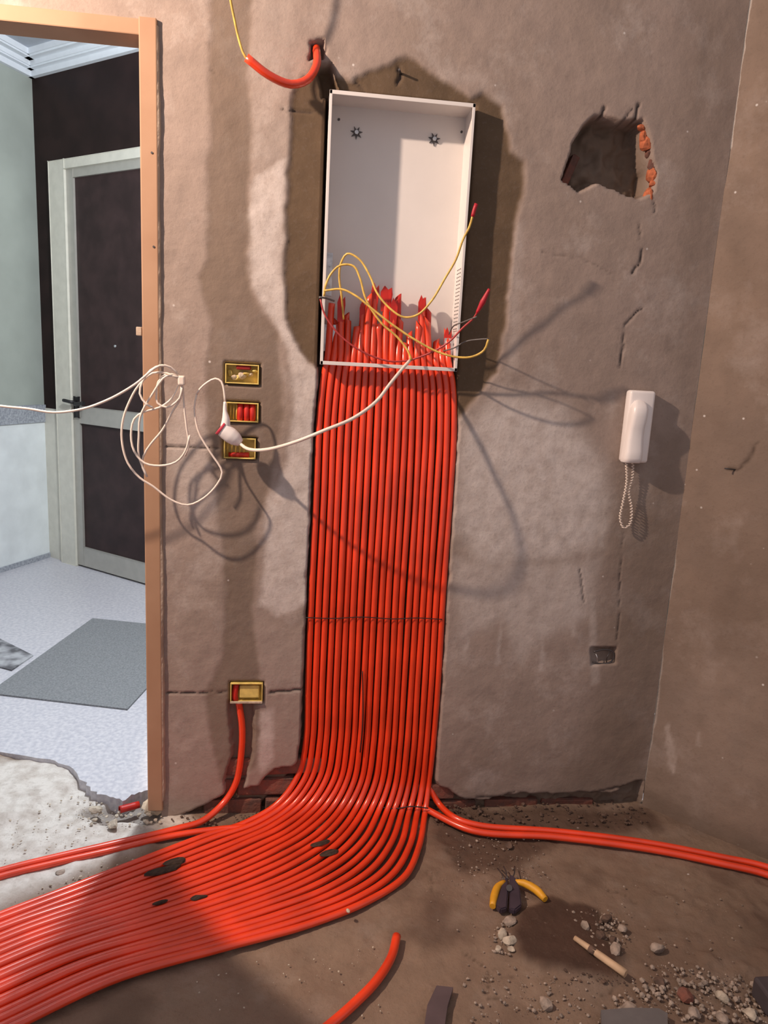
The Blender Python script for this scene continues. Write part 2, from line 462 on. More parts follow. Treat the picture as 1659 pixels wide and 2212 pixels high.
# broken openings
hole = soft(sd_poly(wx * .5 + X * .5, wz * .5 + Z * .5, wp((1285, 255), (1262, 275), (1240, 310), (1215, 385), (1250, 410), (1290, 392), (1380, 428), (1408, 412), (1415, 370), (1400, 310), (1385, 262), (1340, 266), (1300, 256))), .006)
corner_hole = soft(sd_poly(wx, wz, wp((688, 150), (712, 140), (735, 200), (700, 215))), .006)
exit_hole = soft(sd_poly(wx, wz, wp((666, 98), (696, 92), (694, 128), (668, 126))), .005)
low_l = soft(sd_poly(wx, wz, wp((362, 1775), (440, 1745), (490, 1715), (560, 1700), (590, 1665), (650, 1655), (680, 1640), (680, 1830), (362, 1830))), .006)
low_r = soft(sd_poly(wx, wz, wp((925, 1660), (950, 1700), (1000, 1726), (1060, 1730), (1120, 1716), (1180, 1720), (1260, 1712), (1320, 1718), (1385, 1690), (1395, 1830), (925, 1830))), .006)
groove = soft(sd_poly(wx, wz, wp((497, 1510), (545, 1510), (542, 1640), (525, 1710), (490, 1750), (430, 1775), (430, 1755), (485, 1715), (500, 1640))), .005)
sock = soft(sd_poly(wx * .5 + X * .5, wz * .5 + Z * .5, wp((1276, 1402), (1330, 1400), (1326, 1432), (1276, 1436))), .004)
jb = np.zeros(X.shape)
JB = [((487, 785), (559, 831)), ((489, 868), (558, 913)), ((484, 945), (552, 992)), ((498, 1475), (567, 1517))]
for (a, b), (c, d) in JB:
    p = W(a, b); q = W(c, d)
    jb = np.maximum(jb, soft(np.maximum(np.abs(X - (p[0] + q[0]) / 2) - (q[0] - p[0]) / 2 - .002, np.abs(Z - (p[2] + q[2]) / 2) - (p[2] - q[2]) / 2 - .002), .004))
depth = np.maximum.reduce([.045 * ch, .090 * niche, .085 * hole * (1 + fbm(X, Z, 25, 3) * .6), .05 * corner_hole, .04 * exit_hole, .026 * low_l, .03 * low_r * (1 + fbm(X, Z, 30, 3)), .022 * groove, .025 * sock, .027 * jb])
dep = dep * (1 - np.clip(np.maximum.reduce([ch, niche, jb]), 0, 1)) + depth
tone[..., 1] = tone[..., 1] * (1 - np.clip(ch + hole + low_l, 0, 1))
tone[..., 0] = np.maximum(tone[..., 0], np.clip(.9 * ch + .75 * hole + .7 * low_r + .8 * low_l + corner_hole + .6 * groove, 0, 1))  # chase, holes and broken edges take the darker tone inside
# bulging plaster lips round the broken places
lip = lambda sdm: np.clip(1 - np.abs(sdm - .35) / .3, 0, 1)
dep -= .003 * (lip(hole) + lip(low_r) + lip(groove))
# cracks
for pts, w_, k in ((((1388, 540), (1380, 570), (1365, 590)), .0022, 1), (((1390, 665), (1372, 678), (1352, 702), (1345, 760), (1336, 795)), .0018, .9),
                   (((1347, 1150), (1340, 1230), (1338, 1330), (1333, 1395), (1318, 1412)), .0009, .75), (((360, 1497), (490, 1496)), .002, .9), (((585, 1495), (650, 1490)), .003, .9),
                   (((358, 965), (470, 969)), .002, .8), (((610, 238), (700, 241)), .002, .8), (((862, 146), (866, 165), (858, 178)), .004, 1), (((770, 178), (790, 200)), .002, .6),
                   (((1110, 1712), (1075, 1725), (1030, 1722)), .0025, .7), (((1200, 1725), (1270, 1716), (1340, 1700), (1385, 1690)), .0025, .8), (((1262, 1300), (1252, 1230)), .002, .6),
                   (((1300, 248), (1306, 232)), .003, 1), (((1372, 258), (1380, 225)), .003, 1), (((1345, 262), (1366, 235)), .002, .8), (((1412, 430), (1415, 455)), .002, .6),
                   (((1380, 480), (1384, 520)), .0018, .5), (((1170, 545), (1260, 560), (1320, 590)), .0012, .35), (((455, 150), (470, 165)), .0015, .4)):
    d = sd_line(X + fbm(X, Z, 60, 3) * .008, Z + fbm(X + 4, Z, 60, 3) * .008, wp(*pts)); c = k * soft(d - w_, .002)
    tone[..., 2] = np.maximum(tone[..., 2], c); dep += .006 * c
P = np.stack([X, dep, Z], -1)
wall = grid_obj('wall_back', P, tone, 'wall')
tag(wall, 'grey brown cement plastered wall with a deep chase and patched mortar', kind='structure')


def slab_wall(name, x0, x1, z0, z1, m='wall'):
    xs = np.arange(x0, x1 + .02, .02); zs = np.arange(z0, z1 + .02, .02); xs[-1] = x1; zs[-1] = z1
    X, Z = np.meshgrid(xs, zs); P = np.stack([X, fbm(X, Z, 3, 4) * .008, Z], -1)
    return tag(grid_obj(name, P, np.zeros(X.shape + (3,)), m), kind='structure')


LTZ = float(W(150, 22, -.012)[2]) - .012
tag(slab_wall('wall_over_door', -1.32, JX, LTZ + .004, TOPZ), 'strip of grey plaster above the timber door lintel')
tag(slab_wall('wall_beside_door', -2.4, -1.32, -.05, TOPZ), 'grey plaster wall on the far side of the door opening')

# bricks laid bare at the foot of the wall and in the hole
BH, BLN = .052, .17


def brick(x, z, w=BLN, h=BH, y0=.010, y1=.05, m='brick', ry=0):
    me = box_me(-w / 2, w / 2, y0, y1, -h / 2, h / 2, .004, 2)
    for v in me.vertices:
        v.co.x += random.uniform(-.002, .002); v.co.z += random.uniform(-.002, .002); v.co.y += random.uniform(-.002, .003)
    o = link('brick', me, m, wall); o.location = (x, 0, z); o.rotation_euler.y = ry
    return o


zb = 0.012
for row in range(3):
    x = -.43 + (0 if row % 2 else .085)
    while x < .10:
        if x > JX + .07: brick(x, zb + row * .066, y0=.012 + random.uniform(-.003, .003))
        x += BLN + .012
brick(.455, .05, .12, .05, .014); brick(.50, -.01, .17, .05, .016); brick(.70, -.002, .17, .04, .016); brick(.885, -.004, .17, .036, .018)
for k, (a, b) in enumerate(((1388, 272), (1394, 290), (1400, 308), (1404, 326), (1410, 350), (1413, 372), (1413, 394), (1410, 412), (1402, 424))):
    p = W(a, b); o = link('brick_fragment', rock_me(.013 + .004 * (k % 3), 500 + k, 1.0), 'brick_fresh' if k not in (3, 4) else 'brick', wall); o.location = (p[0] + .006, .017 + .004 * (k % 2), p[2])
p = W(1250, 360); brick(p[0] - .004, p[2], .022, .09, .05, .085, 'brick', .35)

# ================================================================== SPLAYED WALL
SD = np.array([.7071, -.7071, 0]); SN = np.array([-.7071, -.7071, 0]); S0 = np.array([KX, 0, 0])
ss = np.arange(0, 1.6, .008); zs = np.arange(-.05, TOPZ, .008); S, Z = np.meshgrid(ss, zs)
dep = fbm(S + 30, Z, 3, 4) * .012 + fbm(S + 30, Z, 30, 4) * .003


def sp(*pts):
    out = []
    for a, b in pts:
        p = ON(a, b, S0, SN); out.append((np.dot(p - S0, SD), p[2]))
    return out


tone = np.zeros(S.shape + (3,)); wx = S + fbm(S, Z, 12, 4) * .03; wz = Z + fbm(S + 3, Z, 12, 4) * .03
for pts, s, k in ((((1435, 1570), (1445, 1560), (1460, 1620), (1450, 1670), (1440, 1650)), .004, .8), (((1420, 1450), (1600, 1400), (1659, 1500), (1659, 1700), (1500, 1750), (1430, 1700)), .10, .18),
                  (((1505, 1580), (1515, 1580), (1518, 1620), (1508, 1615)), .004, .6)):
    tone[..., 1] = np.maximum(tone[..., 1], k * soft(sd_poly(wx, wz, sp(*pts)), s))
tone[..., 0] = .35 * np.clip(fbm(S, Z, 5, 3) * 3, 0, 1)
foot = soft(sd_poly(wx, wz, sp((1385, 1700), (1500, 1760), (1700, 1830), (1750, 2000), (1385, 1900))), .03); tone[..., 0] = np.maximum(tone[..., 0], .5 * foot)
for pts, w_, k in ((((1568, 1012), (1596, 1016)), .0025, 1), (((1640, 955), (1625, 985), (1598, 1012)), .003, .75)):  # dark line at the nail, and a cable shadow painted as a line
    c = k * soft(sd_line(wx, S * 0 + wz, sp(*pts)) - w_, .003); tone[..., 2] = np.maximum(tone[..., 2], c); dep += .004 * c
P = S0 + S[..., None] * SD - dep[..., None] * SN + Z[..., None] * np.array([0, 0, 1.])
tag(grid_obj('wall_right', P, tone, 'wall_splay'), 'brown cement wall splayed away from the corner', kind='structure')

# ================================================================== ROOM FLOOR
xs = np.concatenate([np.arange(-2.4, -1.0, .05), np.arange(-1.0, 1.65, .0075), np.arange(1.65, 2.6, .05)])
ys = np.concatenate([np.arange(-3.0, -1.0, .05), np.arange(-1.0, .46, .0075)])
X, Y = np.meshgrid(xs, ys)


def fp(*pts):
    return [tuple(FL(a, b)[:2]) for a, b in pts]


wx = X + fbm(X, Y, 8, 4) * .06 + fbm(X, Y + 7, 40, 3) * .012; wy = Y + fbm(X + 9, Y, 8, 4) * .06 + fbm(X, Y + 3, 40, 3) * .012
hgt = fbm(X, Y, 2.5, 4) * .016 + fbm(X, Y, 18, 4) * .008 + fbm(X, Y, 60, 3) * .004 - .006
tone = np.zeros(X.shape + (3,))
lite = soft(sd_poly(wx, wy, fp((-700, 1650), (200, 1650), (350, 1735), (430, 1775), (300, 1835), (0, 1960), (-500, 2150))), .03)
tone[..., 1] = .95 * lite
hgt += .012 * soft(sd_poly(wx, wy, fp((-400, 1870), (0, 1890), (150, 1850), (330, 1800), (340, 1830), (200, 1880), (0, 1960), (-400, 2120))), .02)
hgt += .020 * soft(sd_poly(wx, wy, fp((-900, 1590), (-500, 1606), (0, 1634), (110, 1650), (150, 1668), (165, 1700), (60, 1760), (-100, 1800), (-900, 2000))), .03)
gut = soft(sd_poly(wx, wy, fp((160, 1760), (200, 1775), (330, 1780), (355, 1745), (340, 1725), (240, 1745), (200, 1750))), .012)
hgt -= .02 * gut; tone[..., 0] = np.maximum(tone[..., 0], .55 * gut)
mound = soft(sd_poly(wx, wy, fp((1110, 1965), (1180, 1935), (1280, 1960), (1290, 2020), (1340, 2060), (1320, 2110), (1250, 2100), (1180, 2085), (1110, 2055))), .02)
hgt += .012 * mound; tone[..., 0] = np.maximum(tone[..., 0], .95 * mound)
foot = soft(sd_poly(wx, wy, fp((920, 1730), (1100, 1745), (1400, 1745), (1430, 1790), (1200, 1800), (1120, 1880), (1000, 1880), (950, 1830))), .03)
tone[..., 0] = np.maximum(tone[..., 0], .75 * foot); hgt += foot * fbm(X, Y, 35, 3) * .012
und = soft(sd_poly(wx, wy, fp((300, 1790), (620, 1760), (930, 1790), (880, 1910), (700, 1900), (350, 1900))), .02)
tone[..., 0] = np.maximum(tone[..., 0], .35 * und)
tone[..., 0] = np.maximum(tone[..., 0], np.clip(fbm(X, Y, 6, 4) * 2.2 - .05, 0, .55) * (1 - lite))
br_ = soft(sd_poly(wx, wy, fp((1400, 1900), (1900, 1900), (1900, 2300), (1300, 2300), (1280, 2120))), .12)
tone[..., 0] = np.maximum(tone[..., 0], .25 * br_)
hgt += .010 * br_ * np.clip(fbm(X, Y, 25, 3) * 2, 0, 1)
for pts, w_, k in ((((1000, 2058), (1035, 2075), (1060, 2105), (1050, 2150), (1080, 2155)), .002, .7), (((1050, 2110), (1110, 2105)), .0015, .5), (((1310, 1915), (1350, 1925), (1372, 1945)), .002, .6),
                   (((920, 1880), (935, 1905), (930, 1925)), .002, .6), (((960, 1830), (1000, 1850), (1010, 1870)), .002, .6), (((1300, 2150), (1340, 2120)), .002, .6)):
    c = k * soft(sd_line(X + fbm(X, Y, 60, 3) * .012, Y + fbm(X + 4, Y, 60, 3) * .012, fp(*pts)) - w_, .003)
    tone[..., 2] = np.maximum(tone[..., 2], c); hgt -= .005 * c
outside = ((X - KX) * SN[0] + Y * SN[1]) < -.03     # behind the splayed wall
keep = ~(outside[:-1, :-1] & outside[1:, 1:])
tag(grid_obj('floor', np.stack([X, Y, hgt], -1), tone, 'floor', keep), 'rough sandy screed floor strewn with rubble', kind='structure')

# ================================================================== DOOR FRAME OF RAW TIMBER
zj = .02
jx0 = float(W(303, 400, -.012)[0]); jx1 = float(W(341, 400, -.012)[0])
lz1 = float(W(150, 22, -.012)[2]); lz0 = lz1 - .036
frame = thing('door_frame', 'raw timber door frame set in the grey plaster wall', 'door frame', (jx0, 0, zj))
child('jamb', box_me(jx0, jx1, -.012, .075, zj, lz1 + .004, .003), 'timber', frame)
child('lintel', box_me(-1.30, jx0 + .004, -.009, .075, lz0, lz1, .003), 'timber', frame)
child('jamb', box_me(-1.345, -1.30, -.012, .075, zj, lz1 + .004, .003), 'timber', frame)
for (a, b) in ((328, 330), (332, 533)):
    q = W(a, b, -.0125); child('nail_head', tube_me([q + (0, .004, 0), q - (0, .0012, 0)], .0028, 8), 'dark_metal', frame)
# ragged filler between jamb and plaster
bm = bmesh.new(); zz = np.arange(.05, lz1, .012); vl = []
for z in zz:
    w_ = .002 + .007 * max(0, fbm(np.array([z * 3]), np.array([1.3]), 3, 4)[0] + .12) * 2
    vl.append([bm.verts.new((jx1 - .004, -.004, z)), bm.verts.new((jx1 - .002, -.0115, z)), bm.verts.new((jx1 + w_ * .6, -.009 + random.uniform(-.0006, .0006), z)), bm.verts.new((jx1 + w_ + .004, .012, z))])
for a, b in zip(vl, vl[1:]):
    for k in range(3): bm.faces.new((a[k], a[k + 1], b[k + 1], b[k]))
child('filler_bead', mesh_from(bm), 'foam', frame)
# chipped end and white latch splinter on the jamb
q = W(303, 715, -.004)
child('splinter', box_me(q[0] - .010, q[0] + .004, -.008, .006, q[2] - .012, q[2] + .010, .002), 'foam', frame)
q = W(330, 1718, -.006)
child('mortar_foot', rock_me(.040, 5, .8), 'mortar_daub', frame).location += Vector((q[0], .03, .01))

# ================================================================== CORRIDOR BEHIND THE DOOR
CZ = .027                                             # finished corridor floor
K = FL(128, 1195, CZ); A1 = FL(180, 1222, CZ); A2 = FL(318, 1262, CZ); B1 = FL(0, 1235, CZ)
dd = (A2 - A1); dd[2] = 0; dd /= np.linalg.norm(dd)    # direction of the dark wall (towards the right)
dn = np.array([dd[1], -dd[0], 0.]);                    # its face, towards the camera
if dn[1] > 0: dn = -dn
dl = (B1 - K); dl[2] = 0; dl /= np.linalg.norm(dl)     # direction of the pale wall (towards the left)
ln = np.array([-dl[1], dl[0], 0.])
if ln[0] < 0: ln = -ln
# true corner: where both wall planes meet
tt = np.linalg.solve(np.array([[dd[0], -dl[0]], [dd[1], -dl[1]]]), (B1 - A1)[:2]); KK = A1 + dd * tt[0]
KK[2] = CZ


def DW(px, py, off=0.0):                               # on the dark wall, off towards the corridor
    p = ON(px, py, KK + dn * off, dn); return np.dot(p - KK, dd), p[2]


def LW(px, py, off=0.0):
    p = ON(px, py, KK + ln * off, ln); return np.dot(p - KK, dl), p[2]


def wbox(name, base, d, n, u0, u1, z0, z1, o0, o1, m, parent=None, bev=0.0):
    bm = bmesh.new(); bmesh.ops.create_cube(bm, size=1.0)
    for v in bm.verts:
        u = u0 + (v.co.x + .5) * (u1 - u0); o = o0 + (v.co.y + .5) * (o1 - o0); z = z0 + (v.co.z + .5) * (z1 - z0)
        v.co = Vector((base[0] + d[0] * u + n[0] * o, base[1] + d[1] * u + n[1] * o, z))
    if bev: bmesh.ops.bevel(bm, geom=bm.edges[:], offset=bev, segments=2, affect='EDGES')
    me = mesh_from(bm)
    return child(name, me, m, parent) if parent else link(name, me, m)


crown_z = DW(80, 168)[1]; CEIL = crown_z + .10
dado1 = LW(40, 876)[1]; dado0 = LW(40, 915)[1]; base1 = LW(60, 1206)[1]
DL, LLN = 2.6, 2.6
# dark cladding wall
dw = tag(wbox('wall_corridor_dark', KK, dd, dn, -.02, DL, CZ - .03, CEIL, -.10, 0, 'dark_clad'), 'dark brown clad corridor wall around the aluminium door', kind='structure')
lw = tag(wbox('wall_corridor_pale', KK, dl, ln, -.02, LLN, CZ - .03, CEIL, -.10, 0, 'pale_green'), 'pale green painted corridor wall', kind='structure')
tag(wbox('trim_1', KK, dl, ln, .012, LLN, base1, dado0, 0, .012, 'pale_panel'), 'pale blue grey wainscot panel low on the corridor wall', kind='structure')
tag(wbox('trim_2', KK, dl, ln, .010, LLN, dado0, dado1, 0, .020, 'granite'), 'grey granite dado strip along the pale corridor wall', kind='structure')
tag(wbox('baseboard_corridor', KK, dl, ln, .010, LLN, CZ, base1, 0, .022, 'granite'), 'grey granite skirting of the pale corridor wall', kind='structure')
# stepped crown mouldings
for nm, d, n, ll, k in (('trim_3', dd, dn, DL, 'white stepped cornice above the dark corridor wall'), ('trim_4', dl, ln, LLN, 'white stepped cornice above the pale green corridor wall')):
    root = thing(nm, k, None, (0, 0, 0)); tag(root, kind='structure')
    hs = [0, .030, .038, .062, .070, .100]; os_ = [.020, .026, .055, .062, .10, .11]
    for i in range(5):
        wbox('cornice_step', KK, d, n, -.12, ll, crown_z + hs[i], crown_z + hs[i + 1], 0, os_[i + 1], 'white_gypsum', root)
# ceiling and hidden walls close the corridor
cc = KK + dd * DL; c2 = KK + dl * LLN
cpts = [(KK[0] - .2, KK[1] + .2), (1.3, KK[1] + .2), (1.3, .10), (-3.0, .10), (-3.0, KK[1] + .2)]
tag(link('ceiling', slab_me([(a, b, CEIL) for a, b in cpts], (0, 0, .08)), 'ceiling'), 'grey painted corridor ceiling', kind='structure')
tag(link('wall_corridor_end', box_me(1.15, 1.25, .10, KK[1], -.02, CEIL), 'pale_green'), 'pale corridor end wall', kind='structure')

# door in the dark wall
uo, zo = DW(118, 352); ui, zi = DW(150, 368); u2, z2 = DW(166, 384)
ul = DW(172, 860)[0]
door = thing('door_1', 'aluminium framed corridor door with two dark panels', None, (0, 0, 0)); tag(door, kind='structure')
un = DW(116, 360)[0]; ud0 = DW(150, 368)[0]; pan = DW(165, 384)[0]
DWID = .86
ztop_f = DW(200, 340)[1] if False else DW(118, 352)[1]; ztop_d = DW(150, 368)[1]; ztop_p = DW(168, 385)[1]
wbox('frame_post', KK, dd, dn, un, ud0, CZ, ztop_f, 0, .035, 'cream', door, .003)
wbox('frame_post', KK, dd, dn, ud0 + DWID, ud0 + DWID + (ud0 - un), CZ, ztop_f, 0, .035, 'cream', door, .003)
wbox('frame_head', KK, dd, dn, ud0, ud0 + DWID, ztop_d, ztop_f, 0, .035, 'cream', door, .003)
zmr1 = DW(240, 884)[1]; zmr0 = DW(240, 922)[1]; zbr1 = DW(250, 1197)[1]; zbr0 = CZ + .012
wbox('stile', KK, dd, dn, ud0, pan, zbr0, ztop_d, -.0, .022, 'alu', door, .002)
wbox('stile', KK, dd, dn, ud0 + DWID - (pan - ud0), ud0 + DWID, zbr0, ztop_d, 0, .022, 'alu', door, .002)
for a, b in ((ztop_p, ztop_d), (zmr0, zmr1), (zbr0, zbr1)):
    wbox('rail', KK, dd, dn, pan, ud0 + DWID - (pan - ud0), a, b, 0, .022, 'alu', door, .002)
wbox('panel', KK, dd, dn, pan, ud0 + DWID - (pan - ud0), zmr1, ztop_p, 0, .010, 'door_panel', door)
wbox('panel', KK, dd, dn, pan, ud0 + DWID - (pan - ud0), zbr1, zmr0, 0, .010, 'door_panel', door)
uh, zh = DW(172, 868)
def DP(u, z, o): return KK + dd * u + dn * o + np.array([0, 0, z - CZ])
hd = tag(wbox('handle_plate', KK, dd, dn, uh - .008, uh + .030, zh - .09, zh + .03, .022, .032, 'black', door, .003))
tube('lever', [DP(uh + .01, zh, .03), DP(uh + .01, zh, .065), DP(uh - .02, zh + .004, .07), DP(uh - .055, zh + .006, .068)], .010, 'black', hd, sides=8)
tube('lever', [DP(uh + .01, zh - .005, .03), DP(uh + .04, zh - .01, .06), DP(uh + .12, zh + .002, .06)], .011, 'black', hd, sides=8)
up_, zp_ = DW(253, 748); tube('peephole', [DP(up_, zp_, .009), DP(up_, zp_, .016)], .007, 'zinc', door, sides=10)
# low cream return below the dado level next to the frame
tag(wbox('trim_5', KK, dd, dn, .012, un, CZ, dado1 - .02, 0, .012, 'cream'), 'pale strip beside the door frame below the dado', kind='structure')

# corridor floor with its broken front edge
edge = [(-500, 1600), (0, 1625), (110, 1640), (150, 1655), (185, 1690), (205, 1712), (235, 1722), (262, 1728), (290, 1716), (320, 1705), (365, 1706)]
ep = []
for (a, b), (c, d) in zip(edge, edge[1:]):
    for t in np.linspace(0, 1, 4, endpoint=False):
        q = FL(a + (c - a) * t, b + (d - b) * t, CZ); ep.append((q[0] + random.uniform(-.006, .006), q[1] + random.uniform(-.008, .008), CZ))
ep += [(JX + .02, .10, CZ), (1.2, .10, CZ), (1.2, KK[1] + .2, CZ), (-3.0, KK[1] + .2, CZ), (-3.0, ep[0][1], CZ)]
tag(link('floor_corridor', slab_me(ep, (0, 0, -.05)), 'terrazzo'), 'pale terrazzo corridor floor with a broken edge at the threshold', kind='structure')
# doormats
a, b, c, d = FL(200, 1338, CZ), FL(318, 1345, CZ), FL(275, 1535, CZ), FL(-25, 1500, CZ)
e1 = c - d; e2 = a - d
rp = [d, c, c + e2, a]
tag(link('doormat', slab_me([q - np.array([0, 0, .0]) for q in rp], (0, 0, .007)), 'mat_grey'), 'large plain grey doormat on the corridor floor', 'doormat')
q = [FL(-60, 1350, CZ), FL(0, 1382, CZ), FL(72, 1418, CZ), FL(25, 1450, CZ), FL(-90, 1420, CZ)]
tag(link('doormat', slab_me(q, (0, 0, .006)), 'mat_dark'), 'small dark patterned mat at the left edge of the corridor floor', 'doormat')

# ================================================================== METAL ENCLOSURE
FY, BY, LP = -.030, .076, .0095
encl = thing('electrical_enclosure', 'white empty metal distribution box set in the wall above the orange conduits', 'electrical box', ((BX0 + BX1) / 2, 0, BZ0))
T = .002
child('back_panel', box_me(BX0, BX1, BY - T, BY, BZ0 + .06, BZ1), 'enclosure', encl)
child('side_panel', box_me(BX0, BX0 + T, FY, BY, BZ0, BZ1), 'enclosure', encl)
child('side_panel', box_me(BX1 - T, BX1, FY, BY, BZ0, BZ1), 'enclosure', encl)
child('top_panel', box_me(BX0, BX1, FY, BY, BZ1 - T, BZ1), 'enclosure', encl)
child('bottom_panel', box_me(BX0, BX1, FY, -.004, BZ0, BZ0 + T), 'enclosure', encl)
child('lip', join_me([box_me(BX0, BX0 + LP * .75, FY - .001, FY + .003, BZ0, BZ1, .0008), box_me(BX1 - LP * .75, BX1, FY - .001, FY + .003, BZ0, BZ1, .0008),
                      box_me(BX0, BX1, FY - .001, FY + .003, BZ1 - LP, BZ1, .0008), box_me(BX0, BX1, FY - .001, FY + .003, BZ0, BZ0 + LP, .0008)]), 'enclosure', encl)
for px, py in ((770, 287), (938, 301)):
    c = W(px, py, BY - .004); bm = bmesh.new(); vs = []
    for k in range(14):
        a = math.pi * k / 7 + .2; r = .0165 if k % 2 == 0 else .007
        vs.append((c[0] + r * math.cos(a), BY - T - .0005, c[2] + r * math.sin(a)))
    st = child('star_washer', slab_me(vs, (0, -.003, 0)), 'dark_metal', encl)
    child('bolt', tube_me([(c[0], BY - .003, c[2]), (c[0], BY - .012, c[2])], .0055, 6), 'zinc', st)
for px, py in ((732, 258), (997, 285)):
    c = W(px, py, BY - .003); child('rivet', tube_me([(c[0], BY - .001, c[2]), (c[0], BY - .005, c[2])], .0032, 8), 'dark_metal', encl)
# zinc brackets low in the box
for (a, b), (c, d) in (((700, 700), (724, 760)), ((702, 545), (716, 640)), ((960, 730), (985, 768))):
    p = W(a, b, .03); q = W(c, d, .03)
    br = child('bracket', box_me(max(p[0], BX0 + .002), min(q[0], BX1 - .002), .028, .031, q[2], p[2], .001), 'zinc', encl)
    for t in (.25, .7):
        child('screw', tube_me([((p[0] + q[0]) / 2 + .003, .029, q[2] + (p[2] - q[2]) * t), ((p[0] + q[0]) / 2 + .003, .023, q[2] + (p[2] - q[2]) * t)], .0035, 8), 'zinc', br)
# slotted strip on the inner right side
p = W(985, 578, .01); q = W(985, 715, .01)
strip = child('slotted_strip', box_me(BX1 - T - .0025, BX1 - T, -.015, .045, q[2], p[2]), 'enclosure', encl)
n = 17
mes = []
for i in range(n):
    z = q[2] + (p[2] - q[2]) * (i + .5) / n
    for y in (-.006, .012, .030): mes.append(box_me(BX1 - T - .0030, BX1 - T - .0024, y - .005, y + .005, z - .0013, z + .0013))
child('slot', join_me(mes), 'dark_metal', strip)

# ================================================================== ORANGE CONDUIT BUNDLE
N = 20; CR = .0091
ORD = ['first', 'second', 'third', 'fourth', 'fifth', 'sixth', 'seventh', 'eighth', 'ninth', 'tenth', 'eleventh', 'twelfth', 'thirteenth', 'fourteenth', 'fifteenth', 'sixteenth', 'seventeenth', 'eighteenth', 'nineteenth', 'twentieth']
FLL = [(530, 1778), (440, 1808), (350, 1842), (260, 1876), (150, 1920), (0, 1978), (-150, 2036), (-350, 2112)]
FLR = [(905, 1832), (872, 1895), (795, 1948), (665, 1998), (490, 2050), (250, 2120), (0, 2236), (-260, 2350)]
WY = .014
stL = [W(a, b, WY) for a, b in BL[:-1]] + [W(*BL[-1], -.012)] + [FL(a, b, CR) for a, b in FLL]
stR = [W(a, b, WY) for a, b in BR[:-1]] + [W(*BR[-1], -.03)] + [FL(a, b, CR) for a, b in FLR]
stL = np.array(stL); stR = np.array(stR)
dL = smooth_path(stL, .02)
tops = [655, 700, 650, 690, 705, 662, 640, 625, 700, 628, 655, 690, 740, 720, 700, 650, 690, 735, 745, 720]
cuts = [.1, .2, -.5, .6, -.2, .9, -1.3, 1.5, -.4, 1.4, -1.6, 1.0, .3, -1.2, 1.4, -1.5, 1.2, -.8, .9, 1.8]
for i in range(N):
    t = i / (N - 1)
    pts = stL * (1 - t) + stR * t
    nst = len(pts)
    for k in range(nst):
        wdt = np.linalg.norm(stR[k] - stL[k])
        if k >= 9:
            # perpendicular spacing on the floor
            a = max(k - 1, 0); c = min(k + 1, nst - 1); tg = pts[c] - pts[a]; tg[2] = 0; tg /= np.linalg.norm(tg)
            dv = stR[k] - stL[k]; dv[2] = 0; wdt = np.linalg.norm(dv - tg * dv.dot(tg))
            s = wdt / (N - 1)
            lift = 0 if s >= 2 * CR else math.sqrt((2 * CR) ** 2 - s * s)
            pts[k][2] += (i % 2) * lift * .9 + random.uniform(0, .002)
            pts[k][:2] += np.array([-tg[1], tg[0]]) * random.uniform(-.0016, .0016)
        else:
            pts[k][1] += random.uniform(-.0015, .003)
            pts[k][0] += random.uniform(-.0012, .0012) if k > 1 else 0
    # upper end inside the box
    e = W(715 + (968 - 715) * t + random.uniform(-5, 5), tops[i], .028 + .012 * (i % 2))
    head = [e, e * .5 + pts[0] * .5 + np.array([0, .004, 0])]
    path = smooth_path(np.vstack([head, pts]), .014)
    me = tube_me(path[::-1], CR * random.uniform(.95, 1.02), 12, hollow1=.16, cut=(cuts[i] * .8, -.25 * cuts[i], 1))
    o = link('conduit', me, 'conduit')
    if i == 0: lab = 'leftmost orange conduit of the wide bundle below the metal box'
    elif i == N - 1: lab = 'rightmost orange conduit of the bundle, outermost in the bend'
    else: lab = ORD[i] + ' orange conduit from the left in the bundle below the metal box'
    tag(o, lab, 'conduit', 'orange conduits in the wide bundle')
    # torn red flaps at some ends
    if i in (2, 5, 7, 9, 10, 15, 19):
        z = e[2]; wv = .010 if i != 9 else .015; g = random.uniform(.6, 1)
        fl_ = [(e[0] - wv * .9, e[1] - .010, z - .055), (e[0] - wv * 1.1, e[1] - .012, z - .005), (e[0] - wv * .4, e[1] - .013, z + .018 * g), (e[0] + wv * .25, e[1] - .012, z + .002), (e[0] + wv * .9, e[1] - .013, z + .012 * g), (e[0] + wv * 1.1, e[1] - .011, z - .010), (e[0] + wv * .7, e[1] - .010, z - .055)]
        me = slab_me(fl_, (0, .0012, 0)); f = link('torn_end', me, 'conduit_red', o)
# second row of cut ends tucked behind
for j, (px, py) in enumerate(((724, 690), (748, 680), (800, 655), (860, 640), (925, 668), (905, 700))):
    e = W(px, py, .046); b = W(px - 3, 800, .046); c = W(px - 6, 1000, .033)
    o = tube('conduit', [c, b, e], CR, 'conduit_red' if j in (3, 4) else 'conduit', hollow1=.16, cut=((-1) ** j * .9, -.3, 1))
    tag(o, ORD[j] + ' cut conduit end from the left in the row behind the front conduits', 'conduit', 'cut conduit ends behind the front row')

